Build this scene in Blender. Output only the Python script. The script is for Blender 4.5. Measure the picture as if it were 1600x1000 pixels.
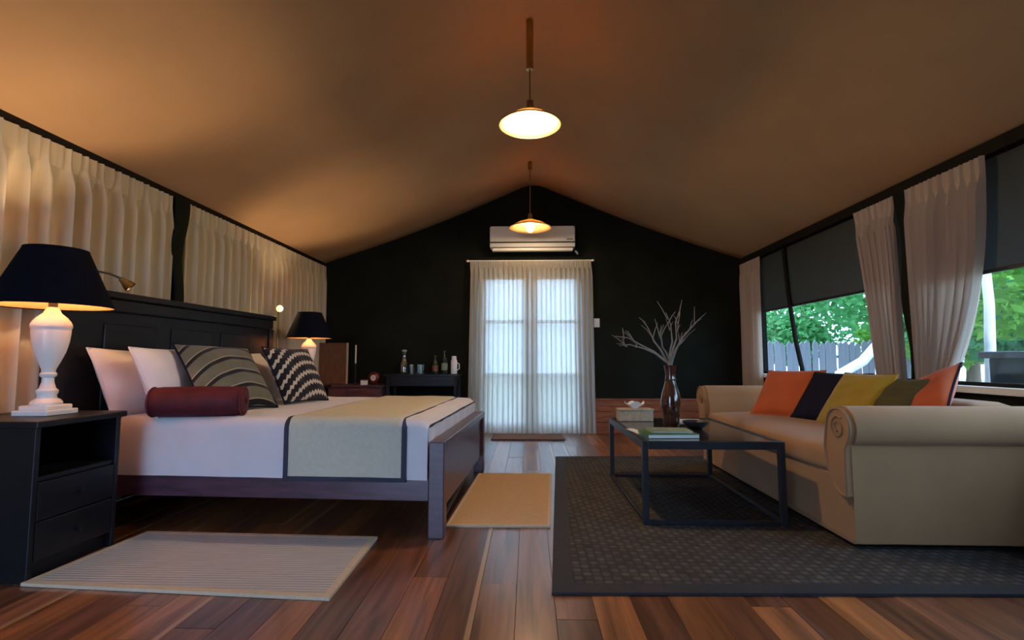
import bpy, bmesh, math, random
from mathutils import Vector, Matrix
R = math.radians
random.seed(7)
scn = bpy.context.scene
for o in list(bpy.data.objects): bpy.data.objects.remove(o)
COL = scn.collection

# ------------------------------------------------------------------ camera
cam_d = bpy.data.cameras.new('camera'); cam = bpy.data.objects.new('camera', cam_d); COL.objects.link(cam)
cam_d.sensor_width = 36; cam_d.lens = 18.0; cam_d.clip_start = .02; cam_d.clip_end = 200
cam.location = (0, 0, .91); cam.rotation_euler = (R(90 + 4.43), 0, R(1.86))
scn.camera = cam
# ------------------------------------------------------------------ sky, sun, exposure
W = bpy.data.worlds.new('world'); scn.world = W; W.use_nodes = True
bg = W.node_tree.nodes['Background']; bg.inputs[0].default_value = (.47, .66, 1.0, 1); bg.inputs[1].default_value = 9.0
sun_d = bpy.data.lights.new('sun', 'SUN'); sun_d.energy = 2.0; sun_d.angle = R(3); sun_d.color = (1, .95, .85)
sun = bpy.data.objects.new('sun', sun_d); COL.objects.link(sun)
sun.rotation_euler = Vector((.62, .12, -1)).to_track_quat('-Z', 'Y').to_euler()
vs = scn.view_settings
vs.view_transform = 'Standard'; vs.look = 'None'; vs.exposure = 0.0; vs.gamma = 1.0; vs.use_curve_mapping = False
WARM = (1.0, .66, .36)
PENDANT_NEAR, PENDANT_FAR, TABLE_LAMP, READING = 820., 220., 860., 700.

# ------------------------------------------------------------------ room numbers (metres)
XL, XR, YE, YB = -2.66, 2.685, 6.44, -1.5      # left wall, right wall, end wall, unseen front behind the camera
EAVE, RIDGE, XC = 2.165, 3.17, .06

# ------------------------------------------------------------------ helpers
def nn(t, ty, **kw):
    n = t.nodes.new(ty)
    for k, v in kw.items(): setattr(n, k, v)
    return n
def mat(name, col, rough=.6, metal=0., var=.12, scale=8., stretch=(1, 1, 1), bump=0., bscale=60., coat=0., spec=None, sheen=0., trans=0.):
    m = bpy.data.materials.new(name); m.use_nodes = True; t = m.node_tree; b = t.nodes['Principled BSDF']
    tc = nn(t, 'ShaderNodeTexCoord'); mp = nn(t, 'ShaderNodeMapping'); mp.inputs['Scale'].default_value = stretch
    t.links.new(tc.outputs['Object'], mp.inputs[0])
    nz = nn(t, 'ShaderNodeTexNoise'); nz.inputs['Scale'].default_value = scale; nz.inputs['Detail'].default_value = 4
    t.links.new(mp.outputs[0], nz.inputs['Vector'])
    rp = nn(t, 'ShaderNodeValToRGB'); e = rp.color_ramp.elements
    e[0].position = .3; e[1].position = .7
    e[0].color = tuple(max(0, c * (1 - var)) for c in col) + (1,); e[1].color = tuple(min(1, c * (1 + var)) for c in col) + (1,)
    t.links.new(nz.outputs['Fac'], rp.inputs[0]); t.links.new(rp.outputs[0], b.inputs['Base Color'])
    b.inputs['Roughness'].default_value = rough; b.inputs['Metallic'].default_value = metal
    b.inputs['Coat Weight'].default_value = coat; b.inputs['Coat Roughness'].default_value = .15
    if spec is not None: b.inputs['Specular IOR Level'].default_value = spec
    if sheen: b.inputs['Sheen Weight'].default_value = sheen
    if trans: b.inputs['Transmission Weight'].default_value = trans
    if bump:
        n2 = nn(t, 'ShaderNodeTexNoise'); n2.inputs['Scale'].default_value = bscale
        t.links.new(mp.outputs[0], n2.inputs['Vector'])
        bp = nn(t, 'ShaderNodeBump'); bp.inputs['Strength'].default_value = bump; bp.inputs['Distance'].default_value = .004
        t.links.new(n2.outputs['Fac'], bp.inputs['Height']); t.links.new(bp.outputs[0], b.inputs['Normal'])
    m['ramp'] = rp.name
    return m
def cloth_translucent(name, col, transl=.35, clear=0.):
    m = mat(name, col, rough=.9, var=.06, scale=20, stretch=(1, 1, .1), spec=.1); t = m.node_tree
    b = t.nodes['Principled BSDF']; out = t.nodes['Material Output']
    tr = nn(t, 'ShaderNodeBsdfTranslucent'); tr.inputs[0].default_value = col + (1,)
    mx = nn(t, 'ShaderNodeMixShader'); mx.inputs[0].default_value = transl
    t.links.new(b.outputs[0], mx.inputs[1]); t.links.new(tr.outputs[0], mx.inputs[2]); last = mx
    if clear:
        tp = nn(t, 'ShaderNodeBsdfTransparent'); m2 = nn(t, 'ShaderNodeMixShader'); m2.inputs[0].default_value = clear
        t.links.new(mx.outputs[0], m2.inputs[1]); t.links.new(tp.outputs[0], m2.inputs[2]); last = m2
    t.links.new(last.outputs[0], out.inputs[0])
    return m
def glass_thin(name, tint=(.92, .97, .96), gloss=.08):
    m = bpy.data.materials.new(name); m.use_nodes = True; t = m.node_tree; t.nodes.remove(t.nodes['Principled BSDF'])
    tp = nn(t, 'ShaderNodeBsdfTransparent'); tp.inputs[0].default_value = tint + (1,)
    gl = nn(t, 'ShaderNodeBsdfGlossy'); gl.inputs[1].default_value = .08
    mx = nn(t, 'ShaderNodeMixShader'); mx.inputs[0].default_value = gloss
    t.links.new(tp.outputs[0], mx.inputs[1]); t.links.new(gl.outputs[0], mx.inputs[2]); t.links.new(mx.outputs[0], t.nodes['Material Output'].inputs[0])
    return m
def emis(name, col, s):
    m = bpy.data.materials.new(name); m.use_nodes = True; b = m.node_tree.nodes['Principled BSDF']
    b.inputs['Base Color'].default_value = (.9, .85, .75, 1); b.inputs['Emission Color'].default_value = col + (1,); b.inputs['Emission Strength'].default_value = s
    return m

class MB:
    def __init__(s): s.bm = bmesh.new()
    def box(s, c, d, bev=0., rot=None, seg=2):
        b = bmesh.new(); bmesh.ops.create_cube(b, size=1)
        bmesh.ops.scale(b, vec=d, verts=b.verts)
        if bev: bmesh.ops.bevel(b, geom=b.edges[:], offset=bev, segments=seg, affect='EDGES', profile=.5)
        M = Matrix.Translation(c)
        if rot is not None: M = M @ rot.to_4x4()
        bmesh.ops.transform(b, matrix=M, verts=b.verts); s._join(b); return s
    def span(s, x0, x1, y0, y1, z0, z1, bev=0.): return s.box(((x0+x1)/2, (y0+y1)/2, (z0+z1)/2), (abs(x1-x0), abs(y1-y0), abs(z1-z0)), bev)
    def _join(s, b):
        me = bpy.data.meshes.new('t'); b.to_mesh(me); b.free(); s.bm.from_mesh(me); bpy.data.meshes.remove(me)
    def lathe(s, prof, c=(0, 0, 0), seg=32, rot=None, caps=True):
        M = Matrix.Translation(c)
        if rot is not None: M = M @ rot.to_4x4()
        rings = []
        for r, z in prof:
            rings.append([s.bm.verts.new(M @ Vector((r*math.cos(2*math.pi*i/seg), r*math.sin(2*math.pi*i/seg), z))) for i in range(seg)])
        for a, b in zip(rings, rings[1:]):
            for i in range(seg): s.bm.faces.new((a[i], a[(i+1) % seg], b[(i+1) % seg], b[i]))
        if caps:
            for rg, pr in ((rings[0], prof[0]), (rings[-1], prof[-1])):
                if pr[0] > 1e-4: s.bm.faces.new(rg)
        return s
    def tube(s, pts, rad, seg=8):
        pts = [Vector(p) for p in pts]; n = len(pts); rr = rad if isinstance(rad, (list, tuple)) else [rad]*n
        rings = []; up = Vector((.123, .31, .94)).normalized()
        for i, p in enumerate(pts):
            d = (pts[min(i+1, n-1)] - pts[max(i-1, 0)]).normalized()
            if abs(d.dot(up)) > .95: up = Vector((.9, .2, .1)).normalized()
            a = d.cross(up).normalized(); b = d.cross(a).normalized(); up = -b if b.dot(up) < 0 else b
            b = up; a = d.cross(b).normalized()
            rings.append([s.bm.verts.new(p + rr[i]*(math.cos(2*math.pi*k/seg)*a + math.sin(2*math.pi*k/seg)*b)) for k in range(seg)])
        for A, B in zip(rings, rings[1:]):
            for k in range(seg): s.bm.faces.new((A[k], A[(k+1) % seg], B[(k+1) % seg], B[k]))
        s.bm.faces.new(rings[0]); s.bm.faces.new(rings[-1]); return s
    def prism(s, poly, axis, a, b):
        # poly: 2-D points; axis: 'x','y','z' extrusion axis from a to b
        def P(p, h): return {'x': (h, p[0], p[1]), 'y': (p[0], h, p[1]), 'z': (p[0], p[1], h)}[axis]
        A = [s.bm.verts.new(P(p, a)) for p in poly]; B = [s.bm.verts.new(P(p, b)) for p in poly]; n = len(poly)
        s.bm.faces.new(A); s.bm.faces.new(B)
        for i in range(n): s.bm.faces.new((A[i], A[(i+1) % n], B[(i+1) % n], B[i]))
        return s
    def grid(s, f, nu, nv, wrap=False):
        vs_ = [[s.bm.verts.new(f(i/nu, j/nv)) for j in range(nv+1)] for i in range(nu + (0 if wrap else 1))]
        m = len(vs_)
        for i in range(nu):
            for j in range(nv): s.bm.faces.new((vs_[i][j], vs_[(i+1) % m][j], vs_[(i+1) % m][j+1], vs_[i][j+1]))
        return s
    def mesh(s, name, m, smooth=False):
        bmesh.ops.remove_doubles(s.bm, verts=s.bm.verts, dist=1e-5)
        bmesh.ops.recalc_face_normals(s.bm, faces=s.bm.faces)
        me = bpy.data.meshes.new(name); s.bm.to_mesh(me); s.bm.free(); me.materials.append(m)
        if smooth:
            for p in me.polygons: p.use_smooth = True
            try: me.set_sharp_from_angle(angle=R(42))
            except Exception: pass
        return me
    def build(s, name, m, parent=None, smooth=False):
        return obj(name, s.mesh(name, m, smooth), parent)
def obj(name, me, parent=None):
    o = bpy.data.objects.new(name, me); COL.objects.link(o)
    if parent: o.parent = parent
    return o
def tag(o, label, cat, group=None):
    o['label'] = label; o['category'] = cat
    if group: o['group'] = group
    return o
def thing(name, label, cat, loc=(0, 0, 0), rz=0., group=None):
    o = bpy.data.objects.new(name, None); COL.objects.link(o); o.location = loc; o.rotation_euler = (0, 0, rz); o.empty_display_size = .1
    return tag(o, label, cat, group)
def struct(o, label=None):
    o['kind'] = 'structure'
    if label: o['label'] = label
    return o

# ------------------------------------------------------------------ materials
M = {}
M['canvas'] = mat('tan roof canvas', (.55, .36, .205), .85, var=.06, scale=1.5, bump=.12, bscale=300, spec=.15)
M['dark_canvas'] = mat('dark green canvas', (.012, .014, .011), .9, var=.2, scale=3, bump=.15, bscale=200, spec=.06)
M['beam'] = mat('black painted beam', (.010, .009, .008), .7, var=.2, spec=.15)
M['curtain'] = cloth_translucent('cream curtain cloth', (.60, .55, .43), .18)
M['curtain_r'] = cloth_translucent('beige curtain cloth', (.62, .52, .44), .34)
M['sheer'] = cloth_translucent('white sheer voile', (.64, .62, .57), .44, .06)
M['blind'] = cloth_translucent('grey blind cloth', (.13, .14, .14), .6)
M['black_wood'] = mat('black stained wood', (.008, .009, .012), .4, var=.3, scale=4, stretch=(1, 1, 6), coat=.05, spec=.22)
M['bed_wood'] = mat('dark purple brown wood', (.075, .036, .058), .40, var=.35, scale=5, stretch=(1, 6, 6), coat=.25)
M['linen'] = mat('white bed linen', (.70, .70, .75), .85, var=.03, scale=6, bump=.25, bscale=9, sheen=.2, spec=.2)
M['pillow'] = mat('white pillow cotton', (.72, .70, .74), .85, var=.03, scale=5, bump=.35, bscale=9, spec=.2)
M['runner'] = mat('cream bed runner cloth', (.58, .58, .48), .9, var=.05, scale=40, bump=.2, bscale=250, spec=.1)
M['navy_trim'] = mat('navy binding', (.035, .040, .065), .85, var=.15)
M['burgundy'] = mat('burgundy satin', (.085, .010, .018), .65, var=.3, scale=10, bump=.2, bscale=25, spec=.3)
M['sofa'] = mat('tan sofa cloth', (.36, .212, .105), .88, var=.06, scale=5, bump=.12, bscale=400, sheen=.15, spec=.15)
M['sofa_pipe'] = mat('tan sofa piping', (.31, .195, .11), .85, var=.06)
M['orange'] = mat('orange cushion cloth', (.46, .085, .010), .75, var=.1, scale=6, sheen=.2)
M['navy'] = mat('navy cushion cloth', (.007, .009, .024), .8, var=.25, scale=6, spec=.15)
M['mustard'] = mat('mustard cushion cloth', (.34, .24, .010), .75, var=.12, scale=6, sheen=.2)
M['olive'] = mat('olive cushion cloth', (.065, .065, .022), .8, var=.2, scale=6, stretch=(1, 8, 1))
M['lamp_white'] = mat('white glazed ceramic', (.80, .79, .77), .3, var=.03, coat=.3)
M['shade_out'] = mat('navy lampshade cloth', (.005, .006, .012), .9, var=.2, scale=40, spec=.05)
M['shade_in'] = mat('gold lampshade lining', (.50, .25, .10), .6, var=.06)
M['brass'] = mat('aged brass', (.42, .30, .13), .3, metal=1., var=.12, scale=20)
M['amber_shade'] = cloth_translucent('amber glass shade', (.58, .38, .17), .55)
M['chrome'] = mat('dull chrome', (.6, .6, .6), .25, metal=1., var=.05)
M['iron'] = mat('black iron', (.016, .018, .024), .42, var=.2, scale=20)
M['table_top'] = mat('dark glossy table top', (.035, .026, .026), .16, var=.3, scale=5, stretch=(6, 1, 1), coat=.6)
M['white_plastic'] = mat('white plastic', (.74, .76, .76), .4, var=.02)
M['grey_plastic'] = mat('grey plastic', (.25, .26, .27), .45, var=.05)
M['dark_slot'] = mat('dark slot', (.02, .02, .02), .6)
M['door_paint'] = mat('white door paint', (.55, .56, .57), .5, var=.04, scale=4)
M['glass'] = glass_thin('clear pane')
M['film'] = glass_thin('clear window film', (.93, .98, .97), .05)
M['paper'] = mat('white paper', (.80, .79, .76), .8, var=.03)
M['green'] = mat('green print cover', (.06, .16, .045), .4, var=.5, scale=12)
M['sage'] = mat('pale sage print cover', (.26, .33, .24), .4, var=.3, scale=12)
M['woven'] = mat('woven cream cane', (.46, .40, .29), .8, var=.15, scale=50, bump=.4, bscale=120)
M['branch'] = mat('pale dry twig', (.20, .19, .175), .85, var=.15, scale=20)
M['amber'] = mat('smoky brown glass', (.055, .022, .014), .08, var=.3, scale=8, coat=.8)
M['bark_white'] = mat('pale tree bark', (.72, .70, .70), .8, var=.1, scale=12)
M['bark'] = mat('brown tree bark', (.13, .09, .06), .9, var=.2, scale=12)
M['ground'] = mat('garden ground', (.16, .17, .10), .95, var=.4, scale=1.5)
M['fence'] = mat('weathered grey paling', (.19, .19, .23), .85, var=.2, scale=10, stretch=(1, 1, .1))
M['planter'] = mat('charcoal planter', (.045, .05, .06), .5, var=.15)
M['brown_board'] = mat('brown board', (.17, .075, .04), .6, var=.25, scale=8, stretch=(6, 1, 1))
M['red'] = mat('dark red enamel', (.12, .008, .018), .3, var=.15, coat=.5)
M['bottle_green'] = mat('dark green bottle glass', (.012, .035, .026), .06, var=.2, coat=1.)
M['clear'] = glass_thin('tumbler glass', (.80, .88, .86), .28)
M['mat_brown'] = mat('brown coir', (.20, .11, .06), .95, var=.3, scale=80, bump=.5, bscale=200)
M['beige_rug'] = mat('beige rug pile', (.60, .42, .25), .95, var=.06, scale=60, bump=.4, bscale=300, spec=.05)
M['rug_edge'] = mat('black rug binding', (.020, .021, .027), .8, var=.2, scale=60, bump=.3, bscale=200)
M['beige_edge'] = mat('pale rug binding', (.60, .50, .36), .95, var=.06, scale=60)

def wave_rug(name, c1, c2, scale, axis):
    m = mat(name, c1, .95, var=.08, scale=25, stretch=(.3, 3, 1), spec=.05); t = m.node_tree; b = t.nodes['Principled BSDF']
    tc = nn(t, 'ShaderNodeTexCoord'); wv = nn(t, 'ShaderNodeTexWave', bands_direction=axis); wv.inputs['Scale'].default_value = scale
    wv.inputs['Distortion'].default_value = .4
    t.links.new(tc.outputs['Object'], wv.inputs[0])
    mx = nn(t, 'ShaderNodeMix', data_type='RGBA'); mx.inputs[7].default_value = c2 + (1,)
    t.links.new(wv.outputs['Fac'], mx.inputs[0]); t.links.new(t.nodes[m['ramp']].outputs[0], mx.inputs[6]); t.links.new(mx.outputs[2], b.inputs['Base Color'])
    bp = nn(t, 'ShaderNodeBump'); bp.inputs['Strength'].default_value = .5; bp.inputs['Distance'].default_value = .004
    t.links.new(wv.outputs['Fac'], bp.inputs['Height']); t.links.new(bp.outputs[0], b.inputs['Normal'])
    return m
M['rib_rug'] = wave_rug('ribbed pale grey rug', (.49, .485, .49), (.45, .45, .455), 14, 'Y')

def sisal():
    m = mat('dark woven sisal', (.088, .082, .076), .95, var=.3, scale=9, spec=.05); t = m.node_tree; b = t.nodes['Principled BSDF']
    tc = nn(t, 'ShaderNodeTexCoord'); sx = nn(t, 'ShaderNodeSeparateXYZ'); t.links.new(tc.outputs['Object'], sx.inputs[0])
    def mth(op, a, bb=None):
        n = nn(t, 'ShaderNodeMath', operation=op)
        for i, q in enumerate((a, bb)):
            if q is None: continue
            if isinstance(q, (int, float)): n.inputs[i].default_value = q
            else: t.links.new(q, n.inputs[i])
        return n.outputs[0]
    k = math.pi/.040
    a = mth('ABSOLUTE', mth('SINE', mth('MULTIPLY', sx.outputs[0], k))); c = mth('ABSOLUTE', mth('SINE', mth('MULTIPLY', sx.outputs[1], k)))
    cell = mth('MULTIPLY', mth('POWER', a, .5), mth('POWER', c, .5))
    ck = nn(t, 'ShaderNodeTexChecker'); ck.inputs['Scale'].default_value = 1/.040
    ck.inputs['Color1'].default_value = (.85, .85, .85, 1); ck.inputs['Color2'].default_value = (1.2, 1.2, 1.2, 1)
    t.links.new(tc.outputs['Object'], ck.inputs[0])
    mx = nn(t, 'ShaderNodeMix', data_type='RGBA', blend_type='MULTIPLY'); mx.inputs[0].default_value = 1
    t.links.new(t.nodes[m['ramp']].outputs[0], mx.inputs[6]); t.links.new(ck.outputs[0], mx.inputs[7])
    m2 = nn(t, 'ShaderNodeMix', data_type='RGBA'); m2.inputs[6].default_value = (.05, .047, .045, 1)
    t.links.new(cell, m2.inputs[0]); t.links.new(mx.outputs[2], m2.inputs[7]); t.links.new(m2.outputs[2], b.inputs['Base Color'])
    bp = nn(t, 'ShaderNodeBump'); bp.inputs['Strength'].default_value = .8; bp.inputs['Distance'].default_value = .006
    t.links.new(cell, bp.inputs['Height']); t.links.new(bp.outputs[0], b.inputs['Normal'])
    return m
M['sisal'] = sisal()

def plank_mat():
    m = bpy.data.materials.new('varnished hardwood'); m.use_nodes = True; t = m.node_tree; b = t.nodes['Principled BSDF']
    oi = nn(t, 'ShaderNodeObjectInfo'); tc = nn(t, 'ShaderNodeTexCoord')
    mp = nn(t, 'ShaderNodeMapping'); mp.inputs['Scale'].default_value = (16, 1.1, 1)
    cb = nn(t, 'ShaderNodeCombineXYZ'); ml = nn(t, 'ShaderNodeMath', operation='MULTIPLY'); ml.inputs[1].default_value = 97.
    t.links.new(oi.outputs['Random'], ml.inputs[0])
    for i in (0, 1, 2): t.links.new(ml.outputs[0], cb.inputs[i])
    t.links.new(tc.outputs['Object'], mp.inputs['Vector']); t.links.new(cb.outputs[0], mp.inputs['Location'])
    nz = nn(t, 'ShaderNodeTexNoise'); nz.inputs['Scale'].default_value = 1.6; nz.inputs['Detail'].default_value = 6; nz.inputs['Distortion'].default_value = .6
    t.links.new(mp.outputs[0], nz.inputs['Vector'])
    r1 = nn(t, 'ShaderNodeValToRGB'); e = r1.color_ramp.elements
    e[0].position = 0; e[0].color = (.12, .048, .023, 1); e[1].position = 1; e[1].color = (.44, .18, .062, 1)
    for p, c in ((.3, (.20, .080, .035, 1)), (.55, (.30, .118, .042, 1)), (.75, (.19, .082, .058, 1)), (.9, (.37, .145, .048, 1))):
        q = r1.color_ramp.elements.new(p); q.color = c
    t.links.new(oi.outputs['Random'], r1.inputs[0])
    r2 = nn(t, 'ShaderNodeValToRGB'); e = r2.color_ramp.elements
    e[0].position = .3; e[0].color = (.42, .36, .34, 1); e[1].position = .7; e[1].color = (1.45, 1.4, 1.35, 1)
    t.links.new(nz.outputs['Fac'], r2.inputs[0])
    mx = nn(t, 'ShaderNodeMix', data_type='RGBA', blend_type='MULTIPLY'); mx.inputs[0].default_value = 1
    t.links.new(r1.outputs[0], mx.inputs[6]); t.links.new(r2.outputs[0], mx.inputs[7])
    # sapwood: a pale strip along one edge of some boards
    sx = nn(t, 'ShaderNodeSeparateXYZ'); t.links.new(tc.outputs['Object'], sx.inputs[0])
    gt = nn(t, 'ShaderNodeMath', operation='GREATER_THAN'); gt.inputs[1].default_value = .052; t.links.new(sx.outputs[0], gt.inputs[0])
    fr = nn(t, 'ShaderNodeMath', operation='FRACT'); t.links.new(ml.outputs[0], fr.inputs[0])
    g2 = nn(t, 'ShaderNodeMath', operation='GREATER_THAN'); g2.inputs[1].default_value = .80; t.links.new(fr.outputs[0], g2.inputs[0])
    an = nn(t, 'ShaderNodeMath', operation='MULTIPLY'); t.links.new(gt.outputs[0], an.inputs[0]); t.links.new(g2.outputs[0], an.inputs[1])
    m2 = nn(t, 'ShaderNodeMix', data_type='RGBA'); m2.inputs[7].default_value = (.42, .24, .12, 1)
    t.links.new(an.outputs[0], m2.inputs[0]); t.links.new(mx.outputs[2], m2.inputs[6]); t.links.new(m2.outputs[2], b.inputs['Base Color'])
    b.inputs['Roughness'].default_value = .30; b.inputs['Coat Weight'].default_value = .35; b.inputs['Coat Roughness'].default_value = .12
    return m
M['plank'] = plank_mat()
M['wain'] = mat('red brown boarding', (.26, .085, .034), .4, var=.4, scale=5, stretch=(1, 1, 8), coat=.3)

def band_cushion(name, base, dark, n, duty, curve, light=None, tooth=0.):
    m = mat(name, base, .85, var=.12, scale=14, sheen=.15, spec=.15); t = m.node_tree; b = t.nodes['Principled BSDF']
    tc = nn(t, 'ShaderNodeTexCoord'); sx = nn(t, 'ShaderNodeSeparateXYZ'); t.links.new(tc.outputs['Object'], sx.inputs[0])
    def mth(op, a, bb=None):
        q = nn(t, 'ShaderNodeMath', operation=op)
        for i, v in enumerate((a, bb)):
            if v is None: continue
            if isinstance(v, (int, float)): q.inputs[i].default_value = v
            else: t.links.new(v, q.inputs[i])
        return q.outputs[0]
    u, v = sx.outputs[0], sx.outputs[1]
    sq = mth('MULTIPLY', mth('POWER', mth('SUBTRACT', u, .10), 2.0), curve)
    w = mth('ADD', v, sq)
    if tooth: w = mth('ADD', w, mth('MULTIPLY', mth('PINGPONG', mth('MULTIPLY', u, 30.), .5), tooth))
    f = mth('FRACT', mth('ADD', mth('MULTIPLY', w, n), 10.13))
    on = mth('LESS_THAN', f, duty)
    mx = nn(t, 'ShaderNodeMix', data_type='RGBA'); mx.inputs[7].default_value = dark + (1,)
    t.links.new(on, mx.inputs[0]); t.links.new(t.nodes[m['ramp']].outputs[0], mx.inputs[6]); last = mx
    if light:
        e1 = mth('MULTIPLY', mth('GREATER_THAN', f, duty), mth('LESS_THAN', f, duty + .07))
        m2 = nn(t, 'ShaderNodeMix', data_type='RGBA'); m2.inputs[7].default_value = light + (1,)
        t.links.new(e1, m2.inputs[0]); t.links.new(mx.outputs[2], m2.inputs[6]); last = m2
    t.links.new(last.outputs[2], b.inputs['Base Color'])
    return m
M['band_green'] = band_cushion('sage cushion with dark bands', (.135, .135, .10), (.012, .012, .016), 9., .24, 1.4, (.30, .28, .22))
M['band_black'] = band_cushion('black cushion with cream bands', (.010, .010, .014), (.50, .44, .36), 12.5, .34, 1.7, None, .035)
M['bulb_p'] = emis('pendant bulb glow', WARM, PENDANT_NEAR)
M['bulb_f'] = emis('pendant bulb glow dimmer', WARM, PENDANT_FAR)
M['bulb_t'] = emis('table lamp bulb glow', WARM, TABLE_LAMP)
M['bulb_r'] = emis('reading bulb glow', (1, .72, .36), READING)

# ------------------------------------------------------------------ the setting
# floor: slab with single boards
slab = MB().span(XL-.1, XR+.1, YB-.6, YE+.1, -.12, -.022).build('floor', M['dark_slot'])
struct(slab, 'polished red brown hardwood floor')
PW = .145; lens = (.95, 1.35, 1.75, 2.2); pl = {}
for L in lens:
    pl[L] = MB().box((0, 0, -.011), (PW-.0014, L-.0016, .022), .0006, seg=1).mesh('plank', M['plank'])
x = XL + PW/2; k = 0
while x < XR:
    y = YB - .5 - random.random()*.8
    while y < YE:
        L = random.choice(lens)
        if y + L > YE: L = min(lens, key=lambda q: abs(q - (YE - y)))
        p = obj('plank', pl[L], slab); p.location = (x, min(y + L/2, YE + .04 - L/2 + .05), random.uniform(-.0006, .0006))
        y += L
    x += PW

def roof_z(x):
    # profile of the canvas: straight slopes with a soft ridge and a little sag
    t = abs(x - XC)/(XR - XC); s = min(t, 1.0)
    z = RIDGE + (EAVE - RIDGE)*t
    if s < 1: z -= .045*math.sin(math.pi*s)
    if s < .07: z -= .03*(1 - s/.07)**2
    return z
def roof_f(u, v):
    x = -3.25 + u*6.55; y = YB - .8 + v*(YE + 1.0 - YB)
    return Vector((x, y, roof_z(x) + .012*math.sin(y*2.1 + x)*max(0, 1 - abs(x)/2.6)))
c = MB().grid(roof_f, 64, 24).build('ceiling', M['canvas'], smooth=True); struct(c, 'sloping tan canvas tent ceiling')
md = c.modifiers.new('thick', 'SOLIDIFY'); md.thickness = .015; md.offset = 1

# end wall with gable and doorway
DX0, DX1, DZ = -.66, .70, 2.06
ew = MB()
def gable(xs): return [(x, roof_z(x) + .02) for x in xs]
ew.prism([(XL-.05, 0)] + [(DX0, 0), (DX0, DZ)] + gable([DX0 - i*(DX0-XL+.05)/8 for i in range(9)]), 'y', YE, YE+.08)
ew.prism([(DX1, 0), (XR+.05, 0)] + gable([XR+.05 - i*(XR+.05-DX1)/8 for i in range(9)]) + [(DX1, DZ)], 'y', YE, YE+.08)
ew.prism([(DX0, DZ), (DX1, DZ)] + gable([DX1 - i*(DX1-DX0)/16 for i in range(17)]), 'y', YE, YE+.08)
struct(ew.build('wall_back', M['dark_canvas']), 'near black canvas end wall with a gable')
# left wall
struct(MB().span(XL-.10, XL, YB, YE, 0, EAVE+.04).build('wall_left', M['dark_canvas']), 'dark canvas wall behind the cream curtains')
# right wall around the windows
WZ0, WZ1 = .74, 2.08
rw = MB().span(XR, XR+.09, YB, YE, 0, WZ0).span(XR, XR+.09, YB, YE, WZ1, EAVE+.04).span(XR, XR+.09, 6.05, YE, WZ0, WZ1).span(XR, XR+.09, YB, .5, WZ0, WZ1).span(XR, XR+.09, 3.50, 3.70, WZ0, WZ1)
struct(rw.build('wall_right', M['dark_canvas']), 'dark canvas wall with long windows')
# front of the tent behind the camera: posts, header and gable, unseen, its left opening placed to shape the daylight
fw = MB().span(XL, -2.45, YB-.08, YB, 0, EAVE).span(-.85, XR, YB-.08, YB, 0, EAVE)
fw.prism([(XL, EAVE-.05), (XR, EAVE-.05)] + gable([XR - i*(XR-XL)/20 for i in range(21)]), 'y', YB-.08, YB)
struct(fw.build('wall_front', M['dark_canvas']), 'unseen tent front behind the camera, its left opening shaped for the daylight')
struct(MB().span(XL, XL+.05, YB, YE-.01, 2.095, 2.175, .006).build('trim_1', M['beam']), 'black eave beam above the left curtains')
struct(MB().span(XR-.05, XR, YB, YE-.01, 2.085, 2.165, .006).build('trim_2', M['beam']), 'black eave beam above the right windows')
# low boarding along the end wall
def boarding(name, x0, x1):
    root = struct(MB().span(x0, x1, YE-.012, YE-.002, .0, .41).build(name, M['dark_slot']), 'low reddish boarding along the end wall')
    n = 3
    for i in range(n):
        MB().span(x0, x1, YE-.032, YE-.012, i*.137+.003, (i+1)*.137-.002, .004).build('board', M['wain'], root)
    MB().span(x0, x1, YE-.045, YE-.012, .41, .432, .004).build('cap_rail', M['wain'], root)
boarding('baseboard_back', .80, XR-.01); boarding('baseboard_left', XL+.01, -.78)

# windows in the right wall
def window(n, y0, y1):
    root = struct(MB().span(XR+.03, XR+.06, y0, y1, WZ0, WZ0+.035).span(XR+.03, XR+.06, y0, y1, WZ1-.03, WZ1).span(XR+.03, XR+.06, y0, y0+.03, WZ0+.035, WZ1-.03).span(XR+.03, XR+.06, y1-.03, y1, WZ0+.035, WZ1-.03).build('window_%d' % n, M['beam']), 'long tent window')
    MB().span(XR+.042, XR+.046, y0+.03, y1-.03, WZ0+.035, WZ1-.03).build('pane', M['film'], root)
    MB().span(XR-.035, XR+.028, y0, y1, WZ0-.03, WZ0+.012, .004).build('window_sill', M['white_plastic'], root)
window(1, 3.70, 6.05); window(2, .5, 3.50)

# double door behind the sheer curtain
def leaf(n, x0, x1, hs):
    root = MB().span(x0, x0+.085, YE+.02, YE+.06, .02, DZ-.03, .004).span(x1-.085, x1, YE+.02, YE+.06, .02, DZ-.03, .004)
    for z0, z1 in ((.02, .13), (.70, .74), (1.37, 1.41), (DZ-.13, DZ-.03)): root.span(x0+.085, x1-.085, YE+.02, YE+.06, z0, z1, .003)
    root = struct(root.build('door_%d' % n, M['door_paint']), 'white glazed door leaf behind the sheer curtain')
    for z0, z1 in ((.13, .70), (.74, 1.37), (1.41, DZ-.13)): MB().span(x0+.085, x1-.085, YE+.036, YE+.042, z0, z1).build('pane', M['glass'], root)
    hx = x1-.04 if hs > 0 else x0+.04
    MB().tube([(hx, YE+.02, 1.0), (hx, YE-.02, 1.0), (hx-.09*hs, YE-.02, 1.0)], .008).build('door_handle', M['chrome'], root)
mid = (DX0+DX1)/2
leaf(1, DX0+.03, mid-.003, 1); leaf(2, mid+.003, DX1-.03, -1)
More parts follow.
